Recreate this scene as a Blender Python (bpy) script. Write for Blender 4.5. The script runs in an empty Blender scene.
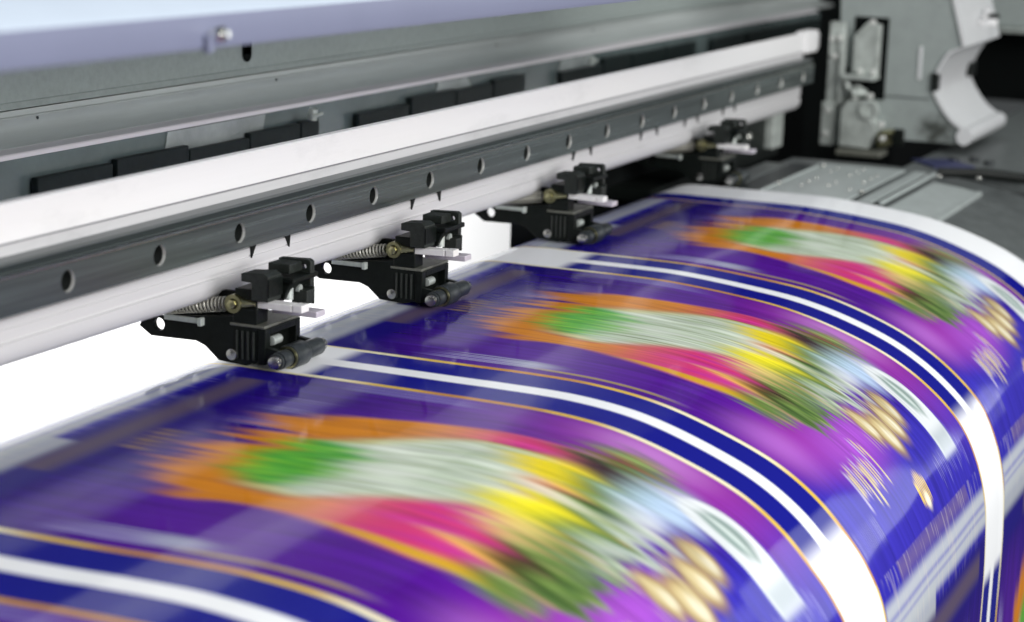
import bpy, bmesh, math, random
import numpy as np
from mathutils import Vector, Matrix
random.seed(4); rng = np.random.default_rng(11)
sc = bpy.context.scene
col = sc.collection
MM = 0.001

# ------------------------------------------------------------------ camera frame
# world axes: X runs along the printer beam, Y towards its back, Z up; the flat of the sheet is Z = 0
RX = np.array([[0.40135091, 0.17756996, -0.8985468],
               [-0.91535596, 0.11231809, -0.3866628],
               [0.03226336, 0.97767763, 0.20761869]])
CAM = np.array([0.0, 0.0, 0.207])
FPX = 2100.0

# ------------------------------------------------------------------ materials
def srgb(r, g, b):
    f = lambda c: (c/12.92 if c <= .04045 else ((c+.055)/1.055)**2.4)
    return (f(r/255), f(g/255), f(b/255), 1)

def mat(name, color, rough=.5, metal=0., noise=0., nscale=40., coat=0., bump=0., bscale=200., stretch=None, spec=.5, rvar=0.):
    m = bpy.data.materials.new(name); m.use_nodes = True
    nt = m.node_tree; b = nt.nodes['Principled BSDF']
    b.inputs['Base Color'].default_value = color
    b.inputs['Roughness'].default_value = rough
    b.inputs['Metallic'].default_value = metal
    b.inputs['Specular IOR Level'].default_value = spec
    if coat:
        b.inputs['Coat Weight'].default_value = coat; b.inputs['Coat Roughness'].default_value = .08
    if noise or bump or rvar:
        tc = nt.nodes.new('ShaderNodeTexCoord'); mp = nt.nodes.new('ShaderNodeMapping')
        nt.links.new(tc.outputs['Object'], mp.inputs['Vector'])
        if stretch: mp.inputs['Scale'].default_value = stretch
        n = nt.nodes.new('ShaderNodeTexNoise'); n.inputs['Scale'].default_value = nscale
        n.inputs['Detail'].default_value = 6; n.inputs['Roughness'].default_value = .65
        nt.links.new(mp.outputs[0], n.inputs['Vector'])
        if noise:
            mx = nt.nodes.new('ShaderNodeMix'); mx.data_type = 'RGBA'
            lo = [max(0, c*(1-noise)) for c in color[:3]]+[1]; hi = [min(1, c*(1+noise)) for c in color[:3]]+[1]
            mx.inputs[6].default_value = lo; mx.inputs[7].default_value = hi
            mr = nt.nodes.new('ShaderNodeMapRange'); mr.inputs[1].default_value = .3; mr.inputs[2].default_value = .7
            nt.links.new(n.outputs['Fac'], mr.inputs[0]); nt.links.new(mr.outputs[0], mx.inputs[0])
            nt.links.new(mx.outputs[2], b.inputs['Base Color'])
        if rvar:
            m2 = nt.nodes.new('ShaderNodeMapRange'); m2.inputs[1].default_value = .3; m2.inputs[2].default_value = .7
            m2.inputs[3].default_value = max(0, rough-rvar); m2.inputs[4].default_value = rough+rvar
            nt.links.new(n.outputs['Fac'], m2.inputs[0]); nt.links.new(m2.outputs[0], b.inputs['Roughness'])
        if bump:
            n2 = nt.nodes.new('ShaderNodeTexNoise'); n2.inputs['Scale'].default_value = bscale; n2.inputs['Detail'].default_value = 3
            nt.links.new(mp.outputs[0], n2.inputs['Vector'])
            bp = nt.nodes.new('ShaderNodeBump'); bp.inputs['Strength'].default_value = bump; bp.inputs['Distance'].default_value = .0006
            nt.links.new(n2.outputs['Fac'], bp.inputs['Height']); nt.links.new(bp.outputs[0], b.inputs['Normal'])
    return m

XS = (.03, 1, 1)     # noise drawn out along X: brushed / extruded metal
M = {
 'beam_white': mat('anodised_pale_aluminium', (.575, .572, .58, 1), .40, .0, .05, 260, stretch=XS, bump=.05, bscale=900),
 'beam_top':   mat('white_top_tape', (.80, .795, .80, 1), .35, 0, .02, 200, stretch=XS),
 'groove':     mat('groove_shadow_grey', (.22, .22, .24, 1), .5, 0),
 'rail':       mat('ground_steel', (.11, .13, .13, 1), .24, .6, .5, 4, stretch=(1, 3, 60), rvar=.05),
 'rail_dark':  mat('rail_flank_steel', (.06, .078, .078, 1), .3, .7, .1, 300, stretch=XS),
 'hole':       mat('counterbore_steel', (.52, .53, .50, 1), .3, .35),
 'hole_shade':  mat('bore_shade_steel', (.035, .04, .038, 1), .4, .5),  # shade inside the bore, put into the colour
 'block':      mat('black_block_plastic', (.010, .0155, .0155, 1), .45, 0, .3, 200, spec=.15),
 'screw':      mat('bright_screw_head', (.74, .75, .72, 1), .3, .35, .1, 300),
 'wire':       mat('pale_spring_wire', (.58, .57, .50, 1), .35, .3),
 'black':      mat('black_moulded_plastic', (.0055, .0075, .0065, 1), .4, 0, .3, 300, bump=.25, bscale=900, spec=.18),
 'blackdust':  mat('dusty_black_plastic', (.012, .016, .013, 1), .5, 0, .5, 500, bump=.3, bscale=1200),
 'rubber':     mat('dark_rubber', (.022, .027, .029, 1), .36, 0, .25, 400, bump=.2, bscale=700),
 'steel':      mat('bright_steel', (.62, .62, .58, 1), .25, 1., .1, 300),
 'brass':      mat('yellow_zinc_steel', (.46, .44, .25, 1), .3, 1., .2, 300),
 'white':      mat('white_lever_plastic', (.80, .79, .78, 1), .4, 0, .04, 300),
 'lilac':      mat('pale_anodised_lever', (.62, .58, .64, 1), .38, .25, .06, 200),
 'olive':      mat('worn_olive_grey_metal', (.15, .155, .13, 1), .45, .3, .3, 300),
 'panel':      mat('rear_sheet_grey', (.50, .535, .525, 1), .34, .25, .2, 30, stretch=(.08, 1, 1), bump=.06, bscale=900, rvar=.06),
 'panel_up':   mat('painted_grey_green_steel', (.33, .375, .36, 1), .42, .2, .10, 240, bump=.12, bscale=1800),
 'window':     mat('dark_glossy_strip', (.10, .13, .13, 1), .2, 0, .25, 18, coat=.2),
 'ledge':      mat('pale_ledge_aluminium', (.62, .60, .62, 1), .4, 0, .04, 200, stretch=XS),
 'strip_sheen':      mat('painted_strip_sheen', (.28, .31, .305, 1), .25, 0, .3, 25),  # pale colour standing in for reflections on the glossy strip
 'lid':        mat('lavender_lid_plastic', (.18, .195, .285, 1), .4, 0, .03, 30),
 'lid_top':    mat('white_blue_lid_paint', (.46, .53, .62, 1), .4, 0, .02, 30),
 'chrome':     mat('chrome_latch', (.85, .86, .82, 1), .15, 1.),
 'carriage':   mat('grey_carriage_housing', (.285, .32, .31, 1), .36, 0, .08, 60, bump=.06, bscale=500),
 'scoop':      mat('pale_moulded_cover', (.60, .61, .62, 1), .28, 0, .04, 40),
 'bracket':    mat('zinc_plated_bracket', (.46, .50, .47, 1), .40, .35, .25, 90, rvar=.1),
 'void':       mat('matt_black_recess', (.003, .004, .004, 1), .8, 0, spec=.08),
 'platen':     mat('dark_grey_platen', (.085, .095, .095, 1), .38, 0, .3, 90, bump=.15, bscale=400),
 'platen_lt':  mat('pale_platen_plate', (.36, .40, .39, 1), .42, .1, .12, 120),
 'blue':       mat('blue_adhesive_tape', (.005, .010, .075, 1), .5),
 'backdrop':   mat('white_studio_paper', (.9, .9, .9, 1), .8),
}
# soot-smudged side plate: a stain of its own shape near the lower front corner
def add_smudge(m, centre, size, color):
    nt = m.node_tree; b = nt.nodes['Principled BSDF']
    old = b.inputs['Base Color'].links[0].from_socket
    tc = nt.nodes.new('ShaderNodeTexCoord'); mp = nt.nodes.new('ShaderNodeMapping'); mp.vector_type = 'TEXTURE'
    mp.inputs['Location'].default_value = centre; mp.inputs['Scale'].default_value = size
    nt.links.new(tc.outputs['Object'], mp.inputs['Vector'])
    g = nt.nodes.new('ShaderNodeTexGradient'); g.gradient_type = 'SPHERICAL'; nt.links.new(mp.outputs[0], g.inputs['Vector'])
    n = nt.nodes.new('ShaderNodeTexNoise'); n.inputs['Scale'].default_value = 3.5; n.inputs['Detail'].default_value = 8
    nt.links.new(mp.outputs[0], n.inputs['Vector'])
    mu = nt.nodes.new('ShaderNodeMath'); mu.operation = 'MULTIPLY'
    nt.links.new(g.outputs['Fac'], mu.inputs[0]); nt.links.new(n.outputs['Fac'], mu.inputs[1])
    mr = nt.nodes.new('ShaderNodeMapRange'); mr.inputs[1].default_value = .08; mr.inputs[2].default_value = .4
    nt.links.new(mu.outputs[0], mr.inputs[0])
    mx = nt.nodes.new('ShaderNodeMix'); mx.data_type = 'RGBA'; mx.inputs[7].default_value = color
    nt.links.new(mr.outputs[0], mx.inputs[0]); nt.links.new(old, mx.inputs[6]); nt.links.new(mx.outputs[2], b.inputs['Base Color'])

# ------------------------------------------------------------------ object helpers
def link(o, parent=None):
    col.objects.link(o)
    if parent: o.parent = parent
    return o
def thing(name, label, cat, loc=(0, 0, 0), group=None):
    o = bpy.data.objects.new(name, None); o.empty_display_size = .02; link(o)
    o.location = loc; o['label'] = label; o['category'] = cat
    if group: o['group'] = group
    return o
def part(name, bm, m, parent=None, smooth=False, label=None):
    bmesh.ops.recalc_face_normals(bm, faces=bm.faces)
    me = bpy.data.meshes.new(name); bm.to_mesh(me); bm.free()
    for mm in (m if isinstance(m, (list, tuple)) else [m]): me.materials.append(M[mm] if isinstance(mm, str) else mm)
    if smooth:
        me.polygons.foreach_set('use_smooth', [True]*len(me.polygons))
        me.set_sharp_from_angle(angle=math.radians(35))
    o = bpy.data.objects.new(name, me); link(o, parent)
    if label: o['label'] = label
    return o
def scuff(m, amount=.06, scale=28):
    nt = m.node_tree; b = nt.nodes['Principled BSDF']; old = b.inputs['Base Color'].links[0].from_socket
    tc = nt.nodes.new('ShaderNodeTexCoord'); mp = nt.nodes.new('ShaderNodeMapping'); mp.inputs['Scale'].default_value = (.35, 1, 1); nt.links.new(tc.outputs['Object'], mp.inputs['Vector'])
    n = nt.nodes.new('ShaderNodeTexNoise'); n.inputs['Scale'].default_value = scale; n.inputs['Detail'].default_value = 9; n.inputs['Roughness'].default_value = .75; nt.links.new(mp.outputs[0], n.inputs['Vector'])
    r = nt.nodes.new('ShaderNodeMapRange'); r.inputs[1].default_value = .56; r.inputs[2].default_value = .78; r.inputs[4].default_value = amount*6; nt.links.new(n.outputs['Fac'], r.inputs[0])
    mx = nt.nodes.new('ShaderNodeMix'); mx.data_type = 'RGBA'; mx.inputs[7].default_value = (.16, .165, .17, 1)
    nt.links.new(r.outputs[0], mx.inputs[0]); nt.links.new(old, mx.inputs[6]); nt.links.new(mx.outputs[2], b.inputs['Base Color'])
def box(bm, x0, x1, y0, y1, z0, z1, bev=0., seg=2, mi=0):
    v = [bm.verts.new((x, y, z)) for x in (x0, x1) for y in (y0, y1) for z in (z0, z1)]
    fs = [bm.faces.new([v[i] for i in f]) for f in ((0, 1, 3, 2), (4, 6, 7, 5), (0, 4, 5, 1), (2, 3, 7, 6), (0, 2, 6, 4), (1, 5, 7, 3))]
    for f in fs: f.material_index = mi
    if bev:
        es = list({e for f in fs for e in f.edges})
        bmesh.ops.bevel(bm, geom=es, offset=bev, segments=seg, affect='EDGES', profile=.5)
    return bm
def prism(bm, pts, x0, x1, bev=0., hole=None, axis='X'):
    """polygon of (y, z) points swept along X, optional round hole (y, z, r)"""
    loops = [pts]
    if hole:
        loops.append([(hole[0]+hole[2]*math.cos(a), hole[1]+hole[2]*math.sin(a)) for a in [2*math.pi*i/24 for i in range(24)]])
    es = []
    for L in loops:
        vs = [bm.verts.new((x0, y, z)) for y, z in L]
        es += [bm.edges.new((vs[i], vs[(i+1) % len(vs)])) for i in range(len(vs))]
    r = bmesh.ops.triangle_fill(bm, edges=es, use_beauty=True)
    fs = [g for g in r['geom'] if isinstance(g, bmesh.types.BMFace)]
    e = bmesh.ops.extrude_face_region(bm, geom=fs)
    bmesh.ops.translate(bm, verts=[g for g in e['geom'] if isinstance(g, bmesh.types.BMVert)], vec=(x1-x0, 0, 0))
    bmesh.ops.dissolve_limit(bm, angle_limit=.01, verts=bm.verts, edges=bm.edges)
    if bev:
        sharp = [ed for ed in bm.edges if ed.is_manifold and ed.calc_face_angle(0) > .6]
        bmesh.ops.bevel(bm, geom=sharp, offset=bev, segments=2, affect='EDGES', profile=.5)
    return bm
def sweep(bm, prof, x0, x1, closed=True):
    """extrude a YZ outline along X as plain quads, ends capped"""
    a = [bm.verts.new((x0, y, z)) for y, z in prof]; b = [bm.verts.new((x1, y, z)) for y, z in prof]
    n = len(prof)
    for i in range(n if closed else n-1): bm.faces.new((a[i], a[(i+1) % n], b[(i+1) % n], b[i]))
    if closed: bm.faces.new(a); bm.faces.new(b[::-1])
    return bm
def cyl(bm, c, axis, h, r, r2=None, seg=28, bev=0.):
    """cylinder from c along axis"""
    axis = Vector(axis).normalized(); q = Vector((0, 0, 1)).rotation_difference(axis).to_matrix().to_4x4()
    mtx = Matrix.Translation(Vector(c)) @ q @ Matrix.Translation((0, 0, h/2))
    r_ = bmesh.ops.create_cone(bm, cap_ends=True, segments=seg, radius1=r, radius2=(r if r2 is None else r2), depth=h, matrix=mtx)
    if bev:
        vs = set(r_['verts']); es = [e for e in bm.edges if e.verts[0] in vs and e.verts[1] in vs and e.calc_face_angle(0) > .9]
        bmesh.ops.bevel(bm, geom=es, offset=bev, segments=2, affect='EDGES', profile=.5)
    return bm
def ring(bm, c, axis, h, ro, ri, seg=32):
    axis = Vector(axis).normalized(); q = Vector((0, 0, 1)).rotation_difference(axis).to_matrix()
    L = []
    for r, z in ((ri, 0), (ro, 0), (ro, h), (ri, h)):
        L.append([bm.verts.new(Vector(c)+q @ Vector((r*math.cos(2*math.pi*i/seg), r*math.sin(2*math.pi*i/seg), z))) for i in range(seg)])
    for k in range(4):
        A, B = L[k], L[(k+1) % 4]
        for i in range(seg): bm.faces.new((A[i], A[(i+1) % seg], B[(i+1) % seg], B[i]))
    return bm
def tube(bm, pts, r, seg=8):
    pts = [Vector(p) for p in pts]; prev = None
    t0 = (pts[1]-pts[0]).normalized(); n = t0.orthogonal().normalized()
    for i, p in enumerate(pts):
        t = (pts[min(i+1, len(pts)-1)]-pts[max(i-1, 0)]).normalized()
        n = (n - t*n.dot(t)).normalized(); b = t.cross(n)
        cur = [bm.verts.new(p+n*(r*math.cos(2*math.pi*k/seg))+b*(r*math.sin(2*math.pi*k/seg))) for k in range(seg)]
        if prev:
            for k in range(seg): bm.faces.new((prev[k], prev[(k+1) % seg], cur[(k+1) % seg], cur[k]))
        else: bm.faces.new(cur)
        prev = cur
    bm.faces.new(prev[::-1])
    return bm
def B(): return bmesh.new()

for k_, a_ in (('beam_white', .05), ('beam_top', .03), ('panel', .07), ('panel_up', .07), ('carriage', .07), ('platen_lt', .08), ('scoop', .05), ('bracket', .08)): scuff(M[k_], a_)
# ------------------------------------------------------------------ the sheet's path over the platen: (y, z)
BACK = [(.4700, -.150), (.4700, -.05), (.4690, -.018), (.4635, -.0062), (.4530, -.0012), (.440, 0), (.42, 0), (.40, 0), (.37, 0)]
KN_NEAR = BACK+[(.345, 0), (.3314, 0), (.298, -.0010), (.2705, -.0047), (.2451, -.0122), (.22, -.0228), (.2032, -.0343), (.1905, -.0472), (.1819, -.0579), (.1737, -.0736), (.1690, -.098), (.1680, -.165), (.1680, -.30)]
KN_FAR = BACK+[(.3475, -.0005), (.31, -.0038), (.283, -.0077), (.2561, -.0151), (.2295, -.026), (.208, -.0399), (.1916, -.056), (.1828, -.073), (.1772, -.0931), (.1751, -.1191), (.1747, -.163), (.1747, -.30)]
def catmull(P, n):
    P = np.array(P); Q = np.vstack([2*P[0]-P[1], P, 2*P[-1]-P[-2]]); o = []
    for i in range(1, len(Q)-2):
        p0, p1, p2, p3 = Q[i-1:i+3]
        t0 = 0; t1 = np.linalg.norm(p1-p0)**.5; t2 = t1+np.linalg.norm(p2-p1)**.5; t3 = t2+np.linalg.norm(p3-p2)**.5
        for k in range(n):
            t = t1+(t2-t1)*k/n
            a1 = (t1-t)/(t1-t0)*p0+(t-t0)/(t1-t0)*p1; a2 = (t2-t)/(t2-t1)*p1+(t-t1)/(t2-t1)*p2; a3 = (t3-t)/(t3-t2)*p2+(t-t2)/(t3-t2)*p3
            b1 = (t2-t)/(t2-t0)*a1+(t-t0)/(t2-t0)*a2; b2 = (t3-t)/(t3-t1)*a2+(t-t1)/(t3-t1)*a3
            o.append((t2-t)/(t2-t1)*b1+(t-t1)/(t2-t1)*b2)
    o.append(Q[-2]); return np.array(o)
def arc(P):
    a = np.r_[0, np.cumsum(np.linalg.norm(np.diff(P, axis=0), axis=1))]; return a-np.interp(-.42, -P[:, 0], a)
PATH = catmull(KN_FAR, 16); ARC = arc(PATH)
PATH_N = catmull(KN_NEAR, 16); ARC_N = arc(PATH_N)

# ------------------------------------------------------------------ the printed artwork (millimetres: u across, v along the feed)
NU = 365; PER = 274.0; ROW = 312.0
def lin(c):
    c = np.asarray(c, float)/255
    return np.where(c <= .04045, c/12.92, ((c+.055)/1.055)**2.4)
def sst(a, b, x):
    t = np.clip((x-a)/(b-a), 0, 1); return t*t*(3-2*t)
def smooth1(n, k, period=True):
    a = rng.standard_normal(n); w = np.hanning(k+2)[1:-1]; w /= w.sum()
    a = np.convolve(np.r_[a[-k:], a, a[:k]], w, 'same')[k:-k]; return a/ (a.std()+1e-9)
def make_cell():
    us = (np.arange(NU)+.5)*PER/NU
    vs = np.arange(-60, 274, 1.0)
    U, V = np.meshgrid(us, vs); H, W = U.shape
    n_f = smooth1(NU, 3)[None, :]; n_m = smooth1(NU, 9)[None, :]; n_c = smooth1(NU, 27)[None, :]
    def noise2(ku, kv):
        a = rng.standard_normal((H, W))
        w = np.hanning(ku+2)[1:-1]; a = np.apply_along_axis(lambda r: np.convolve(r, w/w.sum(), 'same'), 1, a)
        w = np.hanning(kv+2)[1:-1]; a = np.apply_along_axis(lambda r: np.convolve(r, w/w.sum(), 'same'), 0, a)
        return a/a.std()
    def put(img, m, c): 
        m = np.clip(m, 0, 1)[..., None]; return img*(1-m)+lin(c)*m
    def poly(pts, jag=0., soft=1.0, only=None):
        """signed-distance style fill of a convex-ish polygon, edges across the feed jagged by the column noise"""
        Vv = V + jag*(n_f*.3+n_m)*(1 if only is None else 1-sst(only, only+35, V))
        ins = np.zeros_like(U, bool); dmin = np.full_like(U, 1e9); n = len(pts)
        for i in range(n):
            (x1, y1), (x2, y2) = pts[i], pts[(i+1) % n]
            cond = ((y1 > Vv) != (y2 > Vv)); ins ^= cond & (U < (x2-x1)*(Vv-y1)/((y2-y1) if y2 != y1 else 1e-9)+x1)
            t = np.clip(((U-x1)*(x2-x1)+(Vv-y1)*(y2-y1))/((x2-x1)**2+(y2-y1)**2+1e-9), 0, 1)
            dmin = np.minimum(dmin, np.hypot(U-x1-t*(x2-x1), Vv-y1-t*(y2-y1)))
        return sst(-soft, soft, np.where(ins, dmin, -dmin))
    def blob(cu, cv, ru, rv, soft=.5, jag=0.):
        d = np.hypot((U-cu)/ru, (V+jag*(n_f*.3+n_m)-cv)/rv); return 1-sst(1-soft, 1+soft*.5, d)
    img = np.ones((H, W, 3))*lin((42, 16, 118))
    img = put(img, sst(20, 90, V)*(1-sst(190, 232, V))*.95, (78, 18, 138))
    img = put(img, blob(60, 70, 40, 70, .9)*.5, (86, 30, 150))
    img = put(img, 1-sst(-5, 30, V), (26, 12, 112))
    img = put(img, sst(196, 232, V), (52, 44, 160))
    nz = noise2(5, 61)
    img *= (1+.10*nz)[..., None].clip(.7, 1.4)
    # magenta / lilac glows either side of the picture
    img = put(img, blob(236, 176, 34, 60, .9)*.75, (158, 58, 162))
    img = put(img, blob(238, 168, 14, 26, .9)*.5, (205, 150, 220))
    img = put(img, blob(60, 200, 40, 24, .9)*.75, (150, 50, 158))
    img = put(img, blob(45, 196, 16, 24, .9)*.5, (186, 120, 214))
    img = put(img, blob(104, 214, 46, 22, .9)*.8, (168, 84, 196))
    # ragged orange flower
    org = poly([(92, 44), (104, 37), (126, 35), (150, 37), (176, 41), (194, 46), (201, 62), (206, 92), (211, 130), (212, 162), (76, 172), (68, 150), (73, 125), (81, 98), (84, 78), (79, 62)], jag=5.5, soft=1.6, only=62)
    img = put(img, org, (206, 128, 28))
    img = put(img, org*sst(.3, 1.6, n_f+0*U)*.4*(1-sst(90, 120, V)), (150, 84, 34))
    img = put(img, org*sst(92, 132, V), (200, 54, 112))
    img = put(img, org*sst(112, 140, V)*.65*sst(-.6, .7, noise2(9, 41)), (188, 44, 150))
    # yellow petal edge low on the left
    img = put(img, poly([(76, 116), (79, 114), (76, 150), (84, 180), (74, 176), (69, 150)], jag=3, soft=1.4), (204, 158, 34))
    img = put(img, poly([(90, 146), (95, 144), (104, 178), (88, 178)], jag=6, soft=2.2)*.75, (214, 176, 66))
    # thin outlines and pale panel of script
    pn = [(163, 74), (191, 118), (193, 143), (133, 150), (98, 94), (104, 82)]
    img = put(img, poly([(165, 60), (195, 118), (196, 146), (130, 152), (94, 92), (102, 66)], jag=.6, soft=1.0), (128, 26, 84))
    img = put(img, poly([(164, 62), (193.6, 118), (194.6, 145), (131, 151), (95.6, 92), (103, 68)], jag=.6, soft=.9), (196, 190, 120))
    pm = poly(pn, jag=.9, soft=1.4)
    img = put(img, pm, (188, 200, 182))
    scr = noise2(4, 19)+.5*n_f
    img = put(img, pm*sst(.1, 1.1, scr)*.55, (126, 150, 96))
    img = put(img, pm*sst(.6, 1.4, noise2(5, 25))*.5, (232, 238, 230))
    # green leaf
    gl = poly([(118, 57), (142, 54), (162, 58), (168, 70), (158, 88), (130, 92), (106, 86), (106, 71)], jag=2.6, soft=2.6)
    img = put(img, gl, (76, 160, 58))
    img = put(img, gl*sst(.0, 1.2, noise2(3, 17)+.3*n_f)*.85, (146, 206, 56))
    img = put(img, gl*sst(.5, 1.4, noise2(5, 21))*.5, (40, 124, 60))
    # herbs, shadows between them, lemons
    hb = poly([(224, 150), (236, 164), (226, 180), (190, 190), (146, 200), (98, 203), (66, 190), (72, 170), (120, 164), (180, 158), (210, 146)], jag=4, soft=4.0)
    img = put(img, hb, (96, 124, 60))
    h1 = noise2(5, 17)
    img = put(img, hb*sst(.2, 1.2, h1)*.8, (60, 96, 44)); img = put(img, hb*sst(.5, 1.5, noise2(7, 23))*.75, (158, 178, 108))
    img = put(img, hb*sst(.4, 1.5, noise2(4, 27))*.6, (40, 70, 40)); img = put(img, hb*sst(1.0, 1.8, noise2(6, 21))*.7, (176, 140, 112))
    img = put(img, blob(203, 161, 11, 13, .5, 4), (58, 34, 44)); img = put(img, blob(100, 173, 11, 9, .5, 4), (56, 40, 30))
    img = put(img, blob(126, 168, 10, 8, .6, 3)*.8, (28, 66, 60))
    img = put(img, blob(218, 158, 6, 10, .6, 4)*.8, (120, 58, 58))
    img = put(img, blob(182, 151, 17, 14, .5, 3), (226, 204, 24)); img = put(img, blob(142, 157, 20, 15, .5, 3), (224, 212, 40))
    img = put(img, blob(122, 162, 13, 13, .7, 4)*.8, (222, 200, 120))
    img = put(img, blob(160, 160, 4, 20, .8, 3)*.7, (236, 236, 214))
    # pale blue bowl, white flourish
    img = put(img, blob(196, 190, 24, 17, .8, 2)*.95, (176, 200, 226)); img = put(img, blob(152, 193, 34, 9, .9, 5)*.6, (206, 214, 214))
    img = put(img, blob(176, 190, 14, 9, .9, 1)*.6, (226, 230, 234))
    # gold discs with cream hearts
    for cu, cv, r in ((178, 214, 8), (164, 219, 9), (148, 222, 10), (136, 214, 8)):
        img = put(img, blob(cu, cv, r, r+5, .4, .3), (150, 122, 78)); img = put(img, blob(cu, cv, r*.78, r*1.0, .45, .3), (188, 172, 128))
        img = put(img, blob(cu+1, cv+3, r*.42, r*.7, .6, .3), (214, 208, 184))
    img = put(img, sst(198, 206, V)*(1-sst(222, 230, V))*sst(120, 130, U)*(1-sst(182, 190, U))*sst(.2, 1.1, noise2(2, 21))*.6, (196, 182, 140))
    # white oval badge with its grey green centre, cut straight at the foot
    ov = np.maximum(blob(211, 212, 12.5, 23, .08), poly([(198.6, 214), (223.4, 214), (222, 249), (198, 249)], soft=.6))
    img = put(img, ov, (212, 217, 219))
    img = put(img, blob(211.5, 213, 7.5, 15, .35, .8)*.8, (104, 130, 122)); img = put(img, blob(211.5, 213, 2.2, 13, .4)*.8, (196, 208, 204))
    img = put(img, poly([(199.5, 236), (222.5, 236), (222, 248.5), (198.8, 248.5)], soft=4)*.7, (150, 162, 170))
    # columns of gold lettering, too soft to read
    for i in range(15):
        u0 = 68+i*2.9; a = 223+3*math.sin(i*1.9)+(-7 if i > 11 else 0); b = a+15+6*math.sin(i*2.7+1)
        img = put(img, ((np.abs(U-u0) < .85) & (V > a) & (V < b))*.95, (206, 192, 138) if i % 3 else (176, 168, 196))
    for i in range(8):
        u0 = 134+i*2.2; img = put(img, ((np.abs(U-u0) < .8) & (V > 243+abs(i-3.5)*1.2) & (V < 261-abs(i-3.5)))*1., (214, 184, 96))
    img = put(img, blob(142, 257, 4, 4, .5), (250, 240, 210))
    for i in range(6):      # gold block on the back border
        u0 = 124+i*5; img = put(img, ((np.abs(U-u0) < 1.6) & (V > 6+i % 2*3) & (V < 18-i % 3))*.9, (168, 140, 62))
    # small white script, top right of the label; grey lettering beside the left border
    for i in range(15):
        u0 = 172+i*2.9; img = put(img, ((np.abs(U-u0) < .5) & (V > 26) & (V < 40+4*math.sin(i)))*.55, (168, 160, 214))
    for i in range(5):
        u0 = 34.5+i*2.6; img = put(img, ((np.abs(U-u0) < .75) & (V > 42+i*2) & (V < 96-i*3))*.62, (176, 178, 206))
    img = put(img, blob(40, 86, 6, 12, .5)*.6, (186, 196, 204))
    img = put(img, ((np.abs(U-34.5) < 1.2) & (V > 92) & (V < 152))*.75, (168, 150, 60))
    for i in range(7):
        u0 = 236+i*1.9; img = put(img, ((np.abs(U-u0) < .5) & (V > 40) & (V < 96-i*2))*.5, (150, 150, 204))
    for i in range(22):      # pale fine print low on the label
        u0 = 178+i*2.6; a = 246+2*math.sin(i*2.2); img = put(img, ((np.abs(U-u0) < .5) & (V > a) & (V < a+9+3*math.sin(i*1.3)))*.28, (170, 168, 214))
    for i in range(16):
        u0 = 30+i*2.2; img = put(img, ((np.abs(U-u0) < .45) & (V > 244) & (V < 256))*.35, (150, 150, 206))
    # soft streaks of the feed inside the picture
    w = np.ones(9)/9.
    def soft(im, n):
        w = np.ones(n)/n; h = n//2
        for k in range(2): im = np.apply_along_axis(lambda r: np.convolve(np.r_[np.full(h, r[0]), r, np.full(h, r[-1])], w, 'valid'), 0, im)
        return im
    fw = sst(182, 200, V)[..., None]; img = soft(img, 13)*(1-fw)+soft(img, 3)*fw
    st = noise2(3, 41); inside = sst(55, 80, V)*(1-sst(215, 235, V))*sst(78, 96, U)*(1-sst(225, 240, U))
    img *= np.clip(1+.09*st*inside, .6, 1.5)[..., None]
    # bars across the feed at the foot of the label (they begin the next row)
    def bar(img, v0, v1, u0, u1, c, a=1., s=1.4):
        m = sst(v0-s, v0+s, V)*(1-sst(v1-s, v1+s, V))*sst(u0-2, u0+2, U)*(1-sst(u1-2, u1+2, U)); return put(img, m*a, c)
    img = bar(img, -70, -8, -5, 290, (46, 40, 158), 1, 6)
    img = bar(img, -14, 8, 20, 254, (28, 18, 116), 1, 5)
    img = bar(img, -47, -38, 62, 212, (108, 92, 134), .75, 5)
    img = bar(img, -36, -18, 28, 248, (186, 192, 194), .85, 3)
    img = bar(img, -25, -24, 30, 246, (60, 56, 170), .6, 1.0)
    img = bar(img, -30, -28, 30, 246, (60, 56, 170), .5, 1.2)
    img = bar(img, -22, -8, 20, 120, (178, 184, 186), .8, 4)
    img = bar(img, -7, 5, 84, 232, (98, 84, 88), .72, 5)
    stx = noise2(3, 23)
    img = put(img, (1-sst(-20, -8, V))*sst(.5, 1.5, stx)*sst(30, 40, U)*(1-sst(238, 246, U))*.2, (214, 204, 188))
    # borders along the feed: navy, white line, gold lines
    ud = np.minimum(U, PER-U)
    def keep(img, m, c): return put(img, m, c)
    gap = np.clip(sst(232+0*V, 246, V)+(1-sst(8, 18, V)), 0, 1)
    navy = (1-sst(24.2, 25.0, ud)); img = put(img, navy, (21, 24, 130))
    y = (1-sst(1.3, 2.0, np.abs(ud-25))); gold_mix = .5+.5*np.sin(V/27.+1.3)
    img = put(img, y, (214, 180, 70)); img = put(img, y*sst(.55, .9, gold_mix), (232, 226, 190)); img = put(img, y*(1-sst(.1, .35, gold_mix))*.7, (176, 104, 40))
    img = put(img, (1-sst(4.6, 5.4, ud)), (236, 238, 240))
    img = put(img, gap*(1-sst(24, 25, ud)), (238, 240, 242))
    return img, vs
CELL, CV = make_cell()

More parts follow.
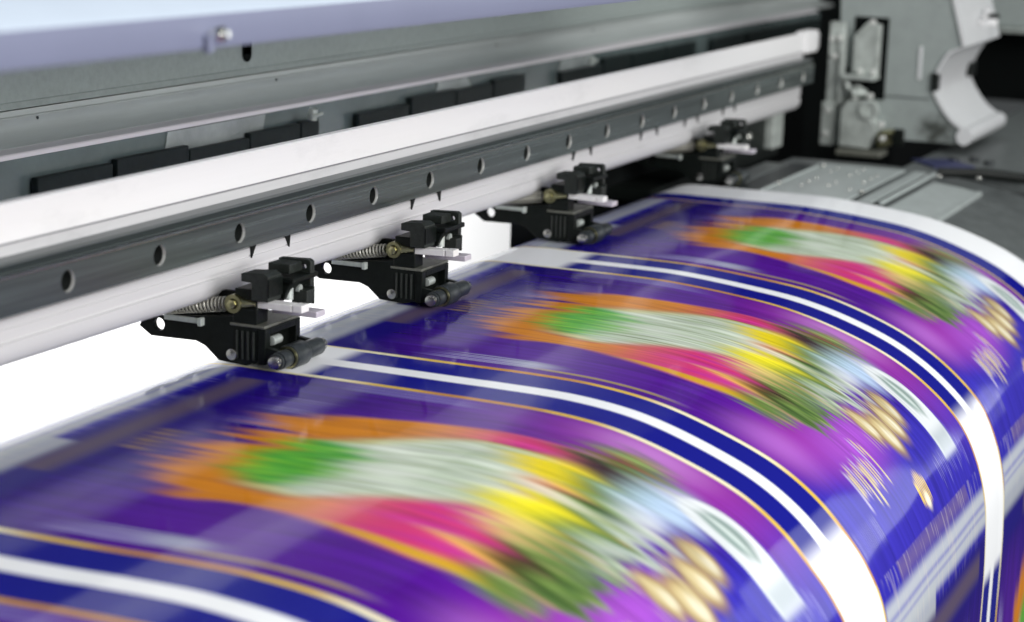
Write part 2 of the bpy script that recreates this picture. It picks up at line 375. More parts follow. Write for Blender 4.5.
def sheet():
    S0, S1, ds = -.15, .47, .001
    s = np.arange(S0, S1, ds); NS = len(s)
    yf = np.interp(s, ARC, PATH[:, 0]); zf = np.interp(s, ARC, PATH[:, 1]); yn = np.interp(s, ARC_N, PATH_N[:, 0]); zn = np.interp(s, ARC_N, PATH_N[:, 1])
    du = PER/NU*MM
    x0 = .484-.274*1.17; k0 = int(round((x0-.484)/du)); k1 = int(round((1.338-.484)/du))
    ks = np.arange(k0, k1+1)
    # centre of a white line at X = .484 + n * .2742 ; columns sample the artwork there
    X = .484+ks*du
    n = len(ks)
    co = np.empty((NS, n, 3)); co[..., 0] = X[None, :]; t = np.clip((X-.76)/.272, -.35, 1.05)[None, :]; co[..., 1] = yn[:, None]*(1-t)+yf[:, None]*t; co[..., 2] = zn[:, None]*(1-t)+zf[:, None]*t
    # very slight slack in the vinyl
    wav = .00035*np.sin(X[None, :]*23+1.1)*sstn(s)[:, None]+.0002*np.sin(X[None, :]*61+s[:, None]*40)*sstn(s)[:, None]
    co[..., 2] += wav
    up = ((X-.484)/.2743*PER) % PER
    ui = np.clip((up/PER*NU).astype(int), 0, NU-1)
    vm = s*1000.
    v = (vm+46) % ROW-46
    vi = np.clip(np.round(v-CV[0]).astype(int), 0, len(CV)-1)
    c = CELL[vi][:, ui]
    # far selvedge: narrow border then bare white margin
    rel = (X-1.033)*1000
    white = sst(257, 258.5, rel)[None, :, None]; navy = (sst(236, 237, rel)*(1-sst(257, 258, rel)))[None, :, None]; yl = (1-sst(1.0, 1.8, np.abs(rel-234)))[None, :, None]
    fix = (sst(228, 231, rel))[None, :, None]
    base = lin((44, 30, 150))
    c = c*(1-fix)+base*fix
    c = c*(1-navy)+lin((21, 24, 130))*navy; c = c*(1-yl)+lin((200, 170, 70))*yl; c = c*(1-white)+lin((238, 240, 242))*white
    me = bpy.data.meshes.new('printed_sheet')
    idx = np.arange(NS*n).reshape(NS, n)
    q = np.stack([idx[:-1, :-1], idx[:-1, 1:], idx[1:, 1:], idx[1:, :-1]], -1).reshape(-1, 4)
    me.vertices.add(NS*n); me.vertices.foreach_set('co', co.reshape(-1).astype(np.float32))
    me.loops.add(q.size); me.loops.foreach_set('vertex_index', q.reshape(-1).astype(np.int32))
    me.polygons.add(len(q)); me.polygons.foreach_set('loop_start', (np.arange(len(q))*4).astype(np.int32))
    me.update(calc_edges=True)
    me.polygons.foreach_set('use_smooth', np.ones(len(q), bool))
    at = me.color_attributes.new('print', 'FLOAT_COLOR', 'POINT')
    rgba = np.ones((NS*n, 4), np.float32); rgba[:, :3] = c.reshape(-1, 3)
    at.data.foreach_set('color', rgba.reshape(-1))
    m = bpy.data.materials.new('glossy_printed_vinyl'); m.use_nodes = True; nt = m.node_tree; b = nt.nodes['Principled BSDF']
    a = nt.nodes.new('ShaderNodeVertexColor'); a.layer_name = 'print'
    nt.links.new(a.outputs['Color'], b.inputs['Base Color'])
    b.inputs['Roughness'].default_value = .34; b.inputs['Specular IOR Level'].default_value = 0
    b.inputs['Coat Weight'].default_value = .5; b.inputs['Coat Roughness'].default_value = .085
    me.materials.append(m)
    o = bpy.data.objects.new('printed_sheet', me); link(o)
    o['label'] = 'glossy printed vinyl sheet with three rows of blue purple labels, curving down over the platen'; o['category'] = 'printed sheet'
    sol = o.modifiers.new('thickness', 'SOLIDIFY'); sol.thickness = .0004; sol.offset = -1
    return o
def sstn(s): return sst(.03, .12, s)
sheet()

# ------------------------------------------------------------------ the printer
PRN = thing('wide_format_printer', 'grey wide format inkjet printer with long white beam, steel guide rail and lavender lid', 'printer', (.9, .45, 0))
def pr(name, bm, m, parent=PRN, **k):
    o = part(name, bm, m, parent, **k)
    if parent is PRN: o.location = (-.9, -.45, 0)
    return o
X0, X1 = .12, 1.612
# beam: hollow box section with rounded lower edge and grooves
bp = [(.452, .0702), (.5046, .0702), (.5046, .030), (.498, .0249), (.4580, .0249), (.4550, .0258), (.4528, .0284), (.4519, .0318),
      (.452, .0345), (.4532, .0349), (.4532, .0363), (.452, .0367), (.452, .0398), (.4526, .0400), (.4526, .0404), (.452, .0406), (.452, .0436), (.4530, .0438), (.4530, .0444), (.452, .0446)]
bm = B(); sweep(bm, bp, X0, X1)
BEAM = pr('beam', bm, 'beam_white', smooth=True)
bm = B(); sweep(bm, [(.4514, .0712), (.4514, .0846), (.4519, .0852), (.4555, .0852), (.4560, .0846), (.4560, .0712)], X0, X1); pr('top_cover_strip', bm, 'beam_top', BEAM)
bm = B(); box(bm, X0, X1, .4528, .4556, .0701, .0713); pr('strip_seam', bm, 'groove', BEAM)
bm = B()
box(bm, X1+.001, X1+.034, .4495, .459, .0690, .0862, .0012); box(bm, X1+.034, X1+.042, .4505, .458, .071, .0835, .001)
pr('end_block', bm, 'beam_top', BEAM)
# pointer marks printed in pairs under the rail
for a, b_ in ((.767, .797), (.921, .951), (1.133, 1.160), (1.247, 1.276), (1.332, 1.3575), (1.414, 1.44)):
    for k, xx in enumerate((a, b_)):
        bm = B(); w = .0042
        tip = xx+(-.0012 if k == 0 else .0012)
        vs = [(xx-w*(.55 if k == 0 else 1.1), .0480), (xx+w*(1.1 if k == 0 else .55), .0480), (tip, .0392)]
        A = [bm.verts.new((x, .4519, z)) for x, z in vs]; C = [bm.verts.new((x, .4512, z)) for x, z in vs]
        bm.faces.new(A); bm.faces.new(C[::-1])
        for i in range(3): bm.faces.new((A[i], A[(i+1) % 3], C[(i+1) % 3], C[i]))
        pr('pointer_mark', bm, 'black', BEAM)
# rail: face plate with real counterbored holes every 60 mm
RF, HZ, HR, PITCH = .4416, .0549, .0041, .06
zb, zt = .0479, .0617
bm = B()
hx = [.6195+PITCH*i for i in range(-8, 17)]; hx = [h for h in hx if h < 1.58]
for h in hx:
    xa, xb = h-PITCH/2, h+PITCH/2
    seg = 32
    inner = [bm.verts.new((h+HR*math.cos(2*math.pi*i/seg), RF, HZ+HR*math.sin(2*math.pi*i/seg))) for i in range(seg)]
    outer = []
    for i in range(seg):
        a = 2*math.pi*i/seg; c, s_ = math.cos(a), math.sin(a)
        hw, hh0, hh1 = PITCH/2, zt-HZ, HZ-zb
        hh = hh0 if s_ > 0 else hh1
        t = min(hw/abs(c) if abs(c) > 1e-6 else 9, hh/abs(s_) if abs(s_) > 1e-6 else 9)
        outer.append(bm.verts.new((h+c*t, RF, HZ+s_*t)))
    for i in range(seg):
        j = (i+1) % seg
        bm.faces.new((inner[i], outer[i], outer[j], inner[j]))
    for xc in (xa, xb):      # rectangle corners left over
        pass
bmesh.ops.remove_doubles(bm, verts=bm.verts, dist=1e-6)
# body of the rail behind the face, with the stepped upper flank
ra, rb = hx[0]-PITCH/2, hx[-1]+PITCH/2
for pr_ in ([(RF+.0002, zt), (RF+.0013, zt+.0006), (RF+.0030, zt+.0007), (RF+.0030, zt+.0015), (.4521, zt+.0019), (.4521, zb-.0003), (RF+.0010, zb-.0003), (RF+.0001, zb)],):
    sweep(bm, pr_, ra, rb, closed=False)
RAIL = pr('guide_rail', bm, 'rail')
# fill the corners of every face tile
bm = B()
for h in hx:
    seg = 32; hw = PITCH/2
    for sx in (-1, 1):
        for hh in (zt-HZ, -(HZ-zb)):
            # corner triangle between the last side point and the last top point
            ang = math.atan2(abs(hh), hw); k = int(ang/(2*math.pi/seg)); a0 = 2*math.pi*k/seg; a1 = a0+2*math.pi/seg
            p0 = (hw, hw*math.tan(a0)); p1 = (abs(hh)/math.tan(a1), abs(hh))
            sg = 1 if hh > 0 else -1
            bm.faces.new([bm.verts.new((h+sx*px, RF, HZ+sg*pz)) for px, pz in (p0, (hw, abs(hh)), p1)])
pr('face_corner', bm, 'rail', RAIL) if False else None
me = RAIL.data; bm2 = bmesh.new(); bm2.from_mesh(me)
tmp = bpy.data.meshes.new('t'); bm.to_mesh(tmp); bm.free(); bm2.from_mesh(tmp)
bmesh.ops.remove_doubles(bm2, verts=bm2.verts, dist=1e-6); bmesh.ops.recalc_face_normals(bm2, faces=bm2.faces); bm2.to_mesh(me); bm2.free()
bm = B(); sweep(bm, [(RF+.0012, zt+.0020), (RF+.0012, zt+.0040), (RF+.0030, zt+.0046), (.4521, zt+.0046), (.4521, zt+.0020)], ra, rb)
pr('rail_flank', bm, 'rail_dark', RAIL)
for h in hx:
    bm = B(); seg = 32
    prof = [(HR+.00025, -.00005), (HR-.0001, .0004), (HR-.0002, .0012), (HR-.0003, .009)]
    L = [[bm.verts.new((h+r*math.cos(2*math.pi*i/seg), RF+d, HZ+r*math.sin(2*math.pi*i/seg))) for i in range(seg)] for r, d in prof]
    for k in range(3):
        for i in range(seg): bm.faces.new((L[k][i], L[k][(i+1) % seg], L[k+1][(i+1) % seg], L[k+1][i]))
    f = bm.faces.new(L[3]); f.material_index = 1
    for g in bm.faces:
        if g.calc_center_median().y > RF+.0015: g.material_index = 1  # walls below the rim get the painted bore shade
    pr('bolt_hole', bm, ['hole', 'hole_shade'], RAIL, smooth=True)
# rear wall of sheet metal, seen over the beam
bm = B(); sweep(bm, [(.560, .0745), (.560, .045), (.563, .045), (.563, .0745)], .12, 2.05); WIN = pr('window_strip', bm, 'window')
bm = B(); sweep(bm, [(.5596, .0747), (.5596, .0764), (.5602, .0770), (.5640, .0773), (.5680, .0777), (.5682, .0747)], .12, 2.04); pr('ledge', bm, 'ledge', smooth=True)
cove = [(.5684, .0778), (.5735, .0786), (.578, .0797), (.5815, .0811), (.5842, .0829), (.5860, .0850), (.5868, .0870)]
bm = B(); sweep(bm, cove+[(.5866, .0875), (.5872, .0879), (.5874, .0904), (.600, .0904), (.600, .0760), (.5684, .0760)], .12, 2.13); pr('rear_panel', bm, 'panel', smooth=True)
bm = B(); sweep(bm, [(.583, .0918), (.5828, .0948), (.5838, .0951), (.585, .118), (.592, .15), (.60, .15), (.60, .0918)], .12, 2.13); UP = pr('upper_panel', bm, 'panel_up')
bm = B(); sweep(bm, [(.590, .0902), (.590, .0920), (.599, .0920), (.599, .0902)], .12, 2.13); pr('panel_seam', bm, 'void')
bm = B(); cyl(bm, (.984, .5842, .1028), (0, -1, 0), .0009, .0042); box(bm, .9798, .9882, .5833, .5842, .1028, .112); pr('slot_hole', bm, 'void', UP)
for p in ((1.02, .0860), (.8, .0858), (1.32, .0862), (1.5, .0860)):
    bm = B(); cyl(bm, (p[0], .5866, p[1]), (0, -1, 0), .0008, .0007, seg=10); pr('rivet', bm, 'rail_dark', bpy.data.objects['rear_panel'])
BLK = ((.757, .8148, .0655), (.8185, .8803, .0668), (.9395, .9920, .0668), (.9935, 1.013, .0672), (.8815, .9385, .0645), (1.06, 1.1245, .0655), (1.128, 1.1895, .0690), (1.192, 1.246, .0682), (1.249, 1.299, .0700), (1.3646, 1.444, .0665), (1.446, 1.5035, .0705), (1.506, 1.58, .0695), (1.583, 1.655, .0698), (1.70, 1.79, .069), (1.80, 2.03, .069))
# black blocks standing in the strip behind the beam, and pale plates painting reflections in the strip
for x0, x1, z1 in BLK:
    bm = B(); box(bm, x0, x1, .5548, .5585, .050, z1, .0006); pr('black_block', bm, 'block', WIN)
bm = B(); sweep(bm, [(RF-.00015, zt-.0004), (RF-.00015, zt+.0002), (RF+.0006, zt+.0007), (RF+.0006, zt-.0004)], ra, rb); pr('rail_edge', bm, 'steel', RAIL)
for pts in ([(.862, .052), (.868, .0743), (.962, .0743), (.955, .052)], [(1.165, .052), (1.172, .0742), (1.215, .0742), (1.24, .052)], [(1.36, .052), (1.372, .0742), (1.43, .0742), (1.425, .052)]):
    bm = B(); A = [bm.verts.new((x, .5598, z)) for x, z in pts]; C = [bm.verts.new((x, .5592, z)) for x, z in pts]
    bm.faces.new(A); bm.faces.new(C[::-1])
    for i in range(4): bm.faces.new((A[i], A[(i+1) % 4], C[(i+1) % 4], C[i]))
    pr('sheen_patch', bm, 'strip_sheen', WIN)
for xx in (.992, 1.40):
    bm = B(); cyl(bm, (xx, .548, .0695), (0, -.2, 1), .006, .0028, .0022); cyl(bm, (xx-.006, .545, .0712), (1, 0, .1), .012, .0009); pr('sensor_clip', bm, 'bracket', WIN, smooth=True)
# lid
LY, LZ = .330, .1507
bm = B()
lp = [(LY, LZ), (LY-.0006, LZ+.0016), (LY+.0002, LZ+.0100), (LY+.0022, LZ+.0122), (LY+.034, LZ+.0300), (LY+.075, LZ+.043), (LY+.20, LZ+.049), (LY+.20, LZ+.045), (LY+.078, LZ+.039), (LY+.036, LZ+.026), (LY+.006, LZ+.010), (LY+.004, LZ)]
sweep(bm, lp, -.55, .75)
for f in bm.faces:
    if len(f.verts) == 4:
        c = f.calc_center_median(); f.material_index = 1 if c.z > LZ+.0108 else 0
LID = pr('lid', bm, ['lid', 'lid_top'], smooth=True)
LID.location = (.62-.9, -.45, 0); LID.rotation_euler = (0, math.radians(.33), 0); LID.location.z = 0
bm = B()
cyl(bm, (-.0862, LY-.0005, LZ+.0040), (.1, -1, .12), .0045, .0021, .0024, bev=.0006); cyl(bm, (-.0862, LY-.0045, LZ+.0044), (.1, -1, .12), .002, .0012)
pr('latch', bm, 'chrome', LID, smooth=True)
bm = B(); prism(bm, [(LY-.0003, LZ-.001), (LY-.0003, LZ+.0045), (LY-.0025, LZ+.0035), (LY-.0025, LZ-.001)], -.0905, -.0872, .0003); pr('latch_tab', bm, 'lid', LID)
# dark machine body behind and under the beam on the far side
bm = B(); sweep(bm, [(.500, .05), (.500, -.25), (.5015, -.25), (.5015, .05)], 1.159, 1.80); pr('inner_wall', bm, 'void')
bm = B(); sweep(bm, [(.476, .0272), (.476, .0215), (.50, .0215), (.50, .0272)], 1.19, 1.60); pr('lower_rib', bm, 'rail_dark')
bm = B(); sweep(bm, [(.47, -.004), (.47, -.012), (.50, -.012), (.50, -.004)], 1.32, 1.62); pr('wall_strip', bm, 'black')
bm = B(); box(bm, 1.47, 1.556, .462, .470, -.004, .0268, .001)
END = pr('end_plate', bm, 'black')
bm = B(); box(bm, 1.557, 1.583, .456, .468, -.001, .040, .001); pr('edge_strip', bm, 'bracket', END)
for xx, zz, r in ((1.487, .0125, .0032), (1.513, .0127, .0040)):
    bm = B(); bmesh.ops.create_icosphere(bm, subdivisions=3, radius=r, matrix=Matrix.Translation((xx, .462, zz)) @ Matrix.Diagonal((1, .6, 1, 1))); pr('screw', bm, 'steel', END, smooth=True)
# platen under the sheet, same path, reaching past it to the far side
keep = ARC > -.012
pp = PATH[keep][::3]
d = np.gradient(pp, axis=0); d /= np.linalg.norm(d, axis=1)[:, None]; nrm = np.stack([d[:, 1], -d[:, 0]], 1); nrm *= np.sign(nrm[5, 1])
top = pp-nrm*.0020; bot = pp-nrm*.012
bm = B(); sweep(bm, [tuple(p) for p in top]+[tuple(p) for p in bot[::-1]], .14, 1.53)
PLT = pr('platen', bm, 'platen', smooth=True)
def plate(name, x0, x1, y0, y1, m, h=.0018, z=-.0024, par=PLT):
    bm = B(); box(bm, x0, x1, y0, y1, z, z+h, .0006); return pr(name, bm, m, par)
VAC = plate('vacuum_plate', 1.342, 1.505, .3400, .3980, 'platen_lt')
plate('platen_rib', 1.342, 1.503, .3235, .3330, 'platen_lt'); plate('platen_rib', 1.342, 1.502, .3165, .3195, 'platen_lt', .0024)
def curved(name, x0, x1, ya, yb, m, h=.0012, z=0):
    ys = np.linspace(ya, yb, 10); zz = np.interp(-ys, -pp[:, 0], pp[:, 1]); bm = B()
    sweep(bm, [(a, b-.0021) for a, b in zip(ys, zz)][::-1]+[(a, b-.002+h+z) for a, b in zip(ys, zz)], x0, x1); return pr(name, bm, m, PLT)
curved('front_plate', 1.342, 1.482, .3140, .2830, 'platen_lt'); curved('platen_rib', 1.342, 1.482, .2822, .2790, 'platen_lt', .0022)
for i in range(6):
    for j in range(3):
        if (i*7+j*5) % 4 == 3: continue
        bm = B(); cyl(bm, (1.385+i*.019+(j % 2)*.008, .350+j*.017, -.0007), (0, 0, 1), .0010, .0013, .0009, seg=12); pr('vacuum_dimple', bm, 'steel', VAC, smooth=True)
plate('dark_plate', 1.342, 1.49, .4020, .4200, 'rubber'); plate('dark_plate', 1.342, 1.485, .4225, .4400, 'platen'); plate('platen_rib', 1.342, 1.50, .3985, .4012, 'platen_lt', .003)
for xx, yy in ((1.381, .3990), (1.372, .3385), (1.480, .3100), (1.487, .2830), (1.483, .3955)):
    bm = B(); bmesh.ops.create_icosphere(bm, subdivisions=2, radius=.0022, matrix=Matrix.Translation((xx, yy, .0006)) @ Matrix.Diagonal((1, 1, .6, 1))); pr('plate_screw', bm, 'steel', PLT, smooth=True)
# far side shelf beyond the platen, and the dark housing above it
bm = B(); box(bm, 1.534, 2.30, .10, .352, -.016, -.004, .002); SH = pr('side_shelf', bm, 'platen')
for xx, yy in ((1.60, .325), (1.615, .312), (1.60, .298)):
    bm = B(); cyl(bm, (xx, yy, -.004), (0, 0, 1), .003, .004, seg=16); pr('shelf_screw', bm, 'rubber', SH, smooth=True)
bm = B(); box(bm, 2.20, 2.24, .15, .47, .060, .25, .002); CAB = pr('side_cabinet', bm, 'carriage')
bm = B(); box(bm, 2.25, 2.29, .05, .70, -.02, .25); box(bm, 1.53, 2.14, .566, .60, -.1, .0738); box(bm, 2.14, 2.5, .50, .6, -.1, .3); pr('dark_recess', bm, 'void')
bm = B(); box(bm, 2.19, 2.25, .15, .47, .0555, .0595, .001); pr('cabinet_edge', bm, 'bracket', CAB)

# ------------------------------------------------------------------ print carriage parked at the far end of the rail
CX = 1.65
CAR = thing('print_carriage', 'grey print carriage with scooped front cover parked at the far right end of the beam', 'print carriage', (CX, .40, 0))
def ca(name, bm, m, parent=CAR, **k):
    o = part(name, bm, m, parent, **k)
    if parent is CAR: o.location = (-CX, -.40, 0)
    return o
front = [(.3495, .1300), (.3347, .0796), (.3452, .0758), (.3500, .0680), (.3535, .0605), (.3557, .0545), (.3565, .0484), (.3548, .0415), (.3508, .0346), (.3456, .0273), (.3395, .0205), (.3300, .0140), (.3275, .0110), (.3272, .0070), (.3300, .0035)]
outl = front+[(.4290, .0030), (.4350, .1300)]
bm = B(); prism(bm, outl, CX, CX+.13)
SIDE = ca('housing', bm, 'carriage'); add_smudge(M['carriage'], (CX, .350, .013), (.05, .024, .02), (.06, .066, .06, 1))
# front cover: shell following the front outline, proud of the housing
d = np.gradient(np.array(front), axis=0); d /= np.linalg.norm(d, axis=1)[:, None]; nn = np.stack([d[:, 1], -d[:, 0]], 1)
if nn[2, 0] > 0: nn = -nn
fo = np.array(front)+nn*.0022; fi = np.array(front)+nn*.0002
bm = B(); sweep(bm, [tuple(p) for p in fo]+[tuple(p) for p in fi[::-1]], CX-.002, CX+.138)
COV = ca('front_cover', bm, 'scoop', smooth=True)
bm = B(); box(bm, CX-.0035, CX+.010, .3525, .3568, .0435, .0585, .0012); ca('grip_pad', bm, 'black', COV)
bm = B(); box(bm, CX+.118, CX+.142, .3505, .3560, .046, .058, .0012); ca('grip_pad', bm, 'black', COV)
bm = B()
for i in range(3): box(bm, CX+.060+i*.012, CX+.068+i*.012, .3325+i*0, .3360, .094+.004*i, .0965+.004*i, .0006)
box(bm, CX+.105, CX+.112, .330, .338, .0900, .0955, .001); ca('cover_rib', bm, 'beam_top', COV)
bm = B(); box(bm, CX+.1055, CX+.1125, .329, .337, .0965, .100, .001); ca('cover_switch', bm, 'black', COV)
bm = B(); box(bm, CX-.0006, CX+.001, .358, .406, .0368, .0376); ca('seam', bm, 'rubber', SIDE)
# recess in the side with the motor bracket
bm = B(); box(bm, CX-.0012, CX+.002, .394, .421, .034, .0985); ca('side_recess', bm, 'void')
bm = B(); prism(bm, [(.4190, .0545), (.3985, .0520), (.3985, .0930), (.4085, .0955), (.4190, .0840)], CX-.010, CX-.0016, .0008); box(bm, CX-.022, CX-.0016, .398, .424, .0500, .0535, .0008)
UB = ca('upper_bracket', bm, 'bracket')
bm = B(); box(bm, CX-.006, CX-.0014, .4275, .4400, -.004, .0935, .0008); box(bm, CX-.010, CX-.006, .4255, .4305, .028, .086, .0008)
POST = ca('bracket_post', bm, 'bracket')
bm = B(); box(bm, CX-.011, CX-.0065, .431, .4415, -.0045, .0300, .0008); ca('slide_plate', bm, 'bracket', POST)
bm = B(); prism(bm, [(.4235, -.003), (.4000, -.004), (.3925, .012), (.3990, .0200), (.4030, .0345), (.4190, .0330), (.4235, .026)], CX-.020, CX-.0016, .0010)
LB = ca('lower_block', bm, 'bracket')
bm = B(); ring(bm, (CX-.0225, .4005, .0275), (1, 0, 0), .003, .0078, .0048); cyl(bm, (CX-.021, .4005, .0275), (1, 0, 0), .002, .0052); ca('cam_ring', bm, 'bracket', LB, smooth=True)
bm = B(); box(bm, CX-.026, CX-.0016, .388, .424, -.0095, -.0050, .0008); ca('lower_flange', bm, 'olive', LB)
bm = B(); cyl(bm, (CX-.016, .4165, .0395), (.3, -1, 0), .012, .0036, .003); cyl(bm, (CX-.012, .420, .041), (0, .4, 1), .008, .003); ca('cable_stub', bm, 'bracket', LB, smooth=True)
bm = B()
for q in ((.3905, .006), (.3885, .0095), (.390, .001)): cyl(bm, (CX-.022, q[0], q[1]), (1, -.25, 0), .016, .0026, seg=16)
ca('fitting', bm, 'brass', LB, smooth=True)
bm = B(); box(bm, CX-.006, CX-.0016, .375, .384, -.001, .012, .001); ca('side_clip', bm, 'black', SIDE)
for yy, zz, xx, pa in ((.4365, .0800, CX-.010, POST), (.4300, .0815, CX-.0125, POST), (.4345, .0665, CX-.0095, POST), (.4360, .0235, CX-.0125, POST), (.4370, .0050, CX-.0125, POST), (.4125, .0560, CX-.0120, UB), (.4015, .0560, CX-.0120, UB), (.4050, .0950, CX-.0115, UB), (.4140, .0360, CX-.0160, LB), (.4020, .0375, CX-.0160, LB), (.390, .0165, CX-.0230, LB), (.3875, .0060, CX-.0260, LB)):
    bm = B(); cyl(bm, (xx, yy, zz), (1, 0, 0), .006, .0023, seg=20, bev=.0008); ca('screw', bm, 'screw', pa, smooth=True)

bm = B(); ca_pts = [(CX-.004, .4285+.004*math.sin(t*5), .028+.030*t-.012*math.sin(t*3.1)) for t in np.linspace(0, 1, 16)]
tube(bm, ca_pts, .0016, 8); ca('cable', bm, 'black', smooth=True)
bm = B(); tube(bm, [(CX-.006-.010*math.sin(t*3.1), .424-.022*t, .031+.014*math.sin(t*3.1)) for t in np.linspace(0, 1, 16)], .0013, 8); ca('hose', bm, 'bracket', smooth=True)
lipc = [(.3300+.0062*math.cos(a)-.002, .0098+.0066*math.sin(a)) for a in np.linspace(0, 2*math.pi, 25)[:-1]]
bm = B(); sweep(bm, lipc, CX-.003, CX+.139); ca('rounded_lip', bm, 'scoop', COV, smooth=True)
bm = B(); box(bm, CX-.0010, CX+.001, .366, .3685, .052, .078, .0003); ca('label_strip', bm, 'scoop', SIDE)
# ------------------------------------------------------------------ pinch roller units hanging under the beam (millimetres, scaled to metres)
def sc_(bm): bmesh.ops.scale(bm, vec=(MM, MM, MM), verts=bm.verts); return bm
def unit():
    t = thing('pinch_roller_unit', '', 'pinch roller', group='pinch roller units under the beam')
    def pt(name, bm, m, parent=t, **k): return part(name, sc_(bm), m, parent, **k)
    arm = [(64, 15.5), (66, 12), (60, 8.2), (38, 8.6), (33.5, 7), (27, 1.6), (14, .9), (8.4, 2.6), (8.4, 17.2), (20, 17.2), (20, 21.5), (26, 20.6), (46, 18.0), (58, 17.0)]
    bm = B(); prism(bm, arm, 0, 3.0, .35, hole=(56.2, 13.6, 2.7)); ARM = pt('arm', bm, 'black')
    bm = B(); prism(bm, arm, 26, 29, .35, hole=(56.2, 13.6, 2.7)); pt('arm', bm, 'black')
    bm = B(); cyl(bm, (-1.6, 20, 5.2), (1, 0, 0), 34, 2.5, bev=.5); pt('cross_pin', bm, 'steel', smooth=True)
    bm = B(); cyl(bm, (3.1, 56.2, 19.5), (1, 0, 0), 22, 2.0); pt('pivot_shaft', bm, 'steel', smooth=True)
    bm = B(); box(bm, 3.1, 25.9, 5.4, 22, 3, 16.9, .3); 
    bmesh.ops.delete(bm, geom=[f for f in bm.faces if f.calc_center_median().y < 5.5 and f.calc_area() > 100], context='FACES')
    pt('back_web', bm, 'blackdust')
    bm = B(); box(bm, -.3, 29.3, 4.8, 21.5, 17.3, 18.6, .35); pt('top_plate', bm, 'olive')
    bm = B()   # frame round the roller opening
    box(bm, -.2, 4.2, 4.6, 8.2, 2.2, 17.2, .3); box(bm, 25.4, 29.2, 4.6, 8.2, 5.5, 17.2, .3); box(bm, 4.3, 25.3, 4.6, 8.2, 14.4, 17.2, .3)
    pt('front_frame', bm, 'black')
    bm = B()
    for y in (9.6, 12.2, 14.8, 17.4): box(bm, -.75, -.02, y, y+.9, 3.6, 15.6, .2)
    pt('rib', bm, 'blackdust', ARM)
    # roller train
    ax = (-2.5, 5.2)
    bm = B(); cyl(bm, (-6.0, *ax), (1, 0, 0), 42, 2.6, bev=.4); pt('axle', bm, 'steel', smooth=True)
    bm = B(); cyl(bm, (-3.6, *ax), (1, 0, 0), 1.2, 3.4, bev=.2); cyl(bm, (-1.6, *ax), (1, 0, 0), 7.0, 3.7, bev=.4); pt('collar', bm, 'rubber', smooth=True)
    bm = B(); cyl(bm, (6.4, *ax), (1, 0, 0), 11.5, 5.2, bev=.5); RO = pt('roller', bm, 'rubber', smooth=True)
    bm = B(); ring(bm, (5.75, *ax), (1, 0, 0), .8, 4.7, 3.9); pt('bearing_ring', bm, 'brass', RO, smooth=True)
    bm = B(); cyl(bm, (18.6, *ax), (1, 0, 0), 13.5, 3.9, 3.8, bev=.6); pt('collar', bm, 'rubber', smooth=True)
    bm = B(); prism(bm, [(8.4, 3.0), (-3.5, 2.2), (-5, 4), (-5, 7), (-2, 8.6), (8.4, 10)], .1, 2.8, .3); pt('axle_cheek', bm, 'black'); bm = B(); prism(bm, [(8.4, 3.0), (-3.5, 2.2), (-5, 4), (-5, 7), (-2, 8.6), (8.4, 10)], 26.2, 28.8, .3); pt('axle_cheek', bm, 'black')
    bm = B(); cyl(bm, (6, 5.5, 11.2), (1, 0, 0), 7, 2.0, bev=.4); pt('stop_pin', bm, 'bracket', smooth=True)
    # spring, its eyelet and the steel tie bar
    bm = B(); N = 560; a = Vector((6.5, 63, 18.8)); b = Vector((6.5, 27.0, 24.5)); dv = (b-a); L = dv.length; dv.normalize(); e1 = dv.orthogonal().normalized(); e2 = dv.cross(e1)
    tube(bm, [a+dv*(L*i/N)+(e1*math.cos(i/N*20*2*math.pi)+e2*math.sin(i/N*20*2*math.pi))*2.8 for i in range(N+1)], .50, 10); pt('spring', bm, 'wire', smooth=True)
    bm = B(); ring(bm, (-1.2, 19.6, 26.6), (1, 0, 0), 4.2, 3.9, 2.3); cyl(bm, (-2.6, 19.6, 26.6), (1, 0, 0), 10, 2.1, seg=6, bev=.3); cyl(bm, (1, 17.0, 26.9), (0, -1, .03), 7, 2.3, .9)
    pt('spring_hook', bm, 'brass', smooth=True)
    bm = B(); box(bm, -2.5, -.3, 34.5, 52, 16.6, 18.6, .3); box(bm, -3.4, -.3, 33.4, 35.2, 15.8, 19.2, .3); pt('tie_bar', bm, 'bracket')
    bm = B(); box(bm, -.4, 9, 8.6, 20, 18.7, 25.2, .5); pt('step_block', bm, 'black')
    bm = B(); prism(bm, [(19, 20), (19, 29.5), (31, 29.2), (46, 24), (60, 24), (60, 14), (44, 14)], 11, 13, .3); pt('spring_guard', bm, 'black')
    # release levers
    bm = B(); box(bm, 2.2, 8.5, -6.2, 15, 25.3, 28.3, .35); box(bm, 2.2, 8.5, -11.0, -6.6, 25.3, 28.5, .35); pt('release_lever', bm, 'white')
    bm = B(); box(bm, 10.8, 18.5, -13.2, 8, 22.0, 24.7, .4); pt('release_lever', bm, 'lilac')
    # clamp blocks gripping the lower lip of the beam
    bm = B(); prism(bm, [(16.5, 39.6), (16.5, 36.2), (11.6, 36.0), (11.6, 28.6), (3.6, 28.6), (3.6, 39.2), (6, 40.6)], 0, 11, .45); CA = pt('clamp_hook', bm, 'blackdust')
    bm = B(); box(bm, -.3, 11.3, 3.0, 3.55, 30.5, 38.2, .15); pt('clamp_face', bm, 'black', CA)
    bm = B(); prism(bm, [(14, 42.4), (14, 38.0), (6, 37.8), (6, 27.0), (-1.5, 27.0), (-1.5, 42.0), (0, 43.0)], 26.5, 30, .4, hole=(2.0, 39.6, 1.2)); box(bm, 16, 26.4, 2.6, 13, 38.0, 42.0, .4)
    CB = pt('clamp_hook', bm, 'blackdust')
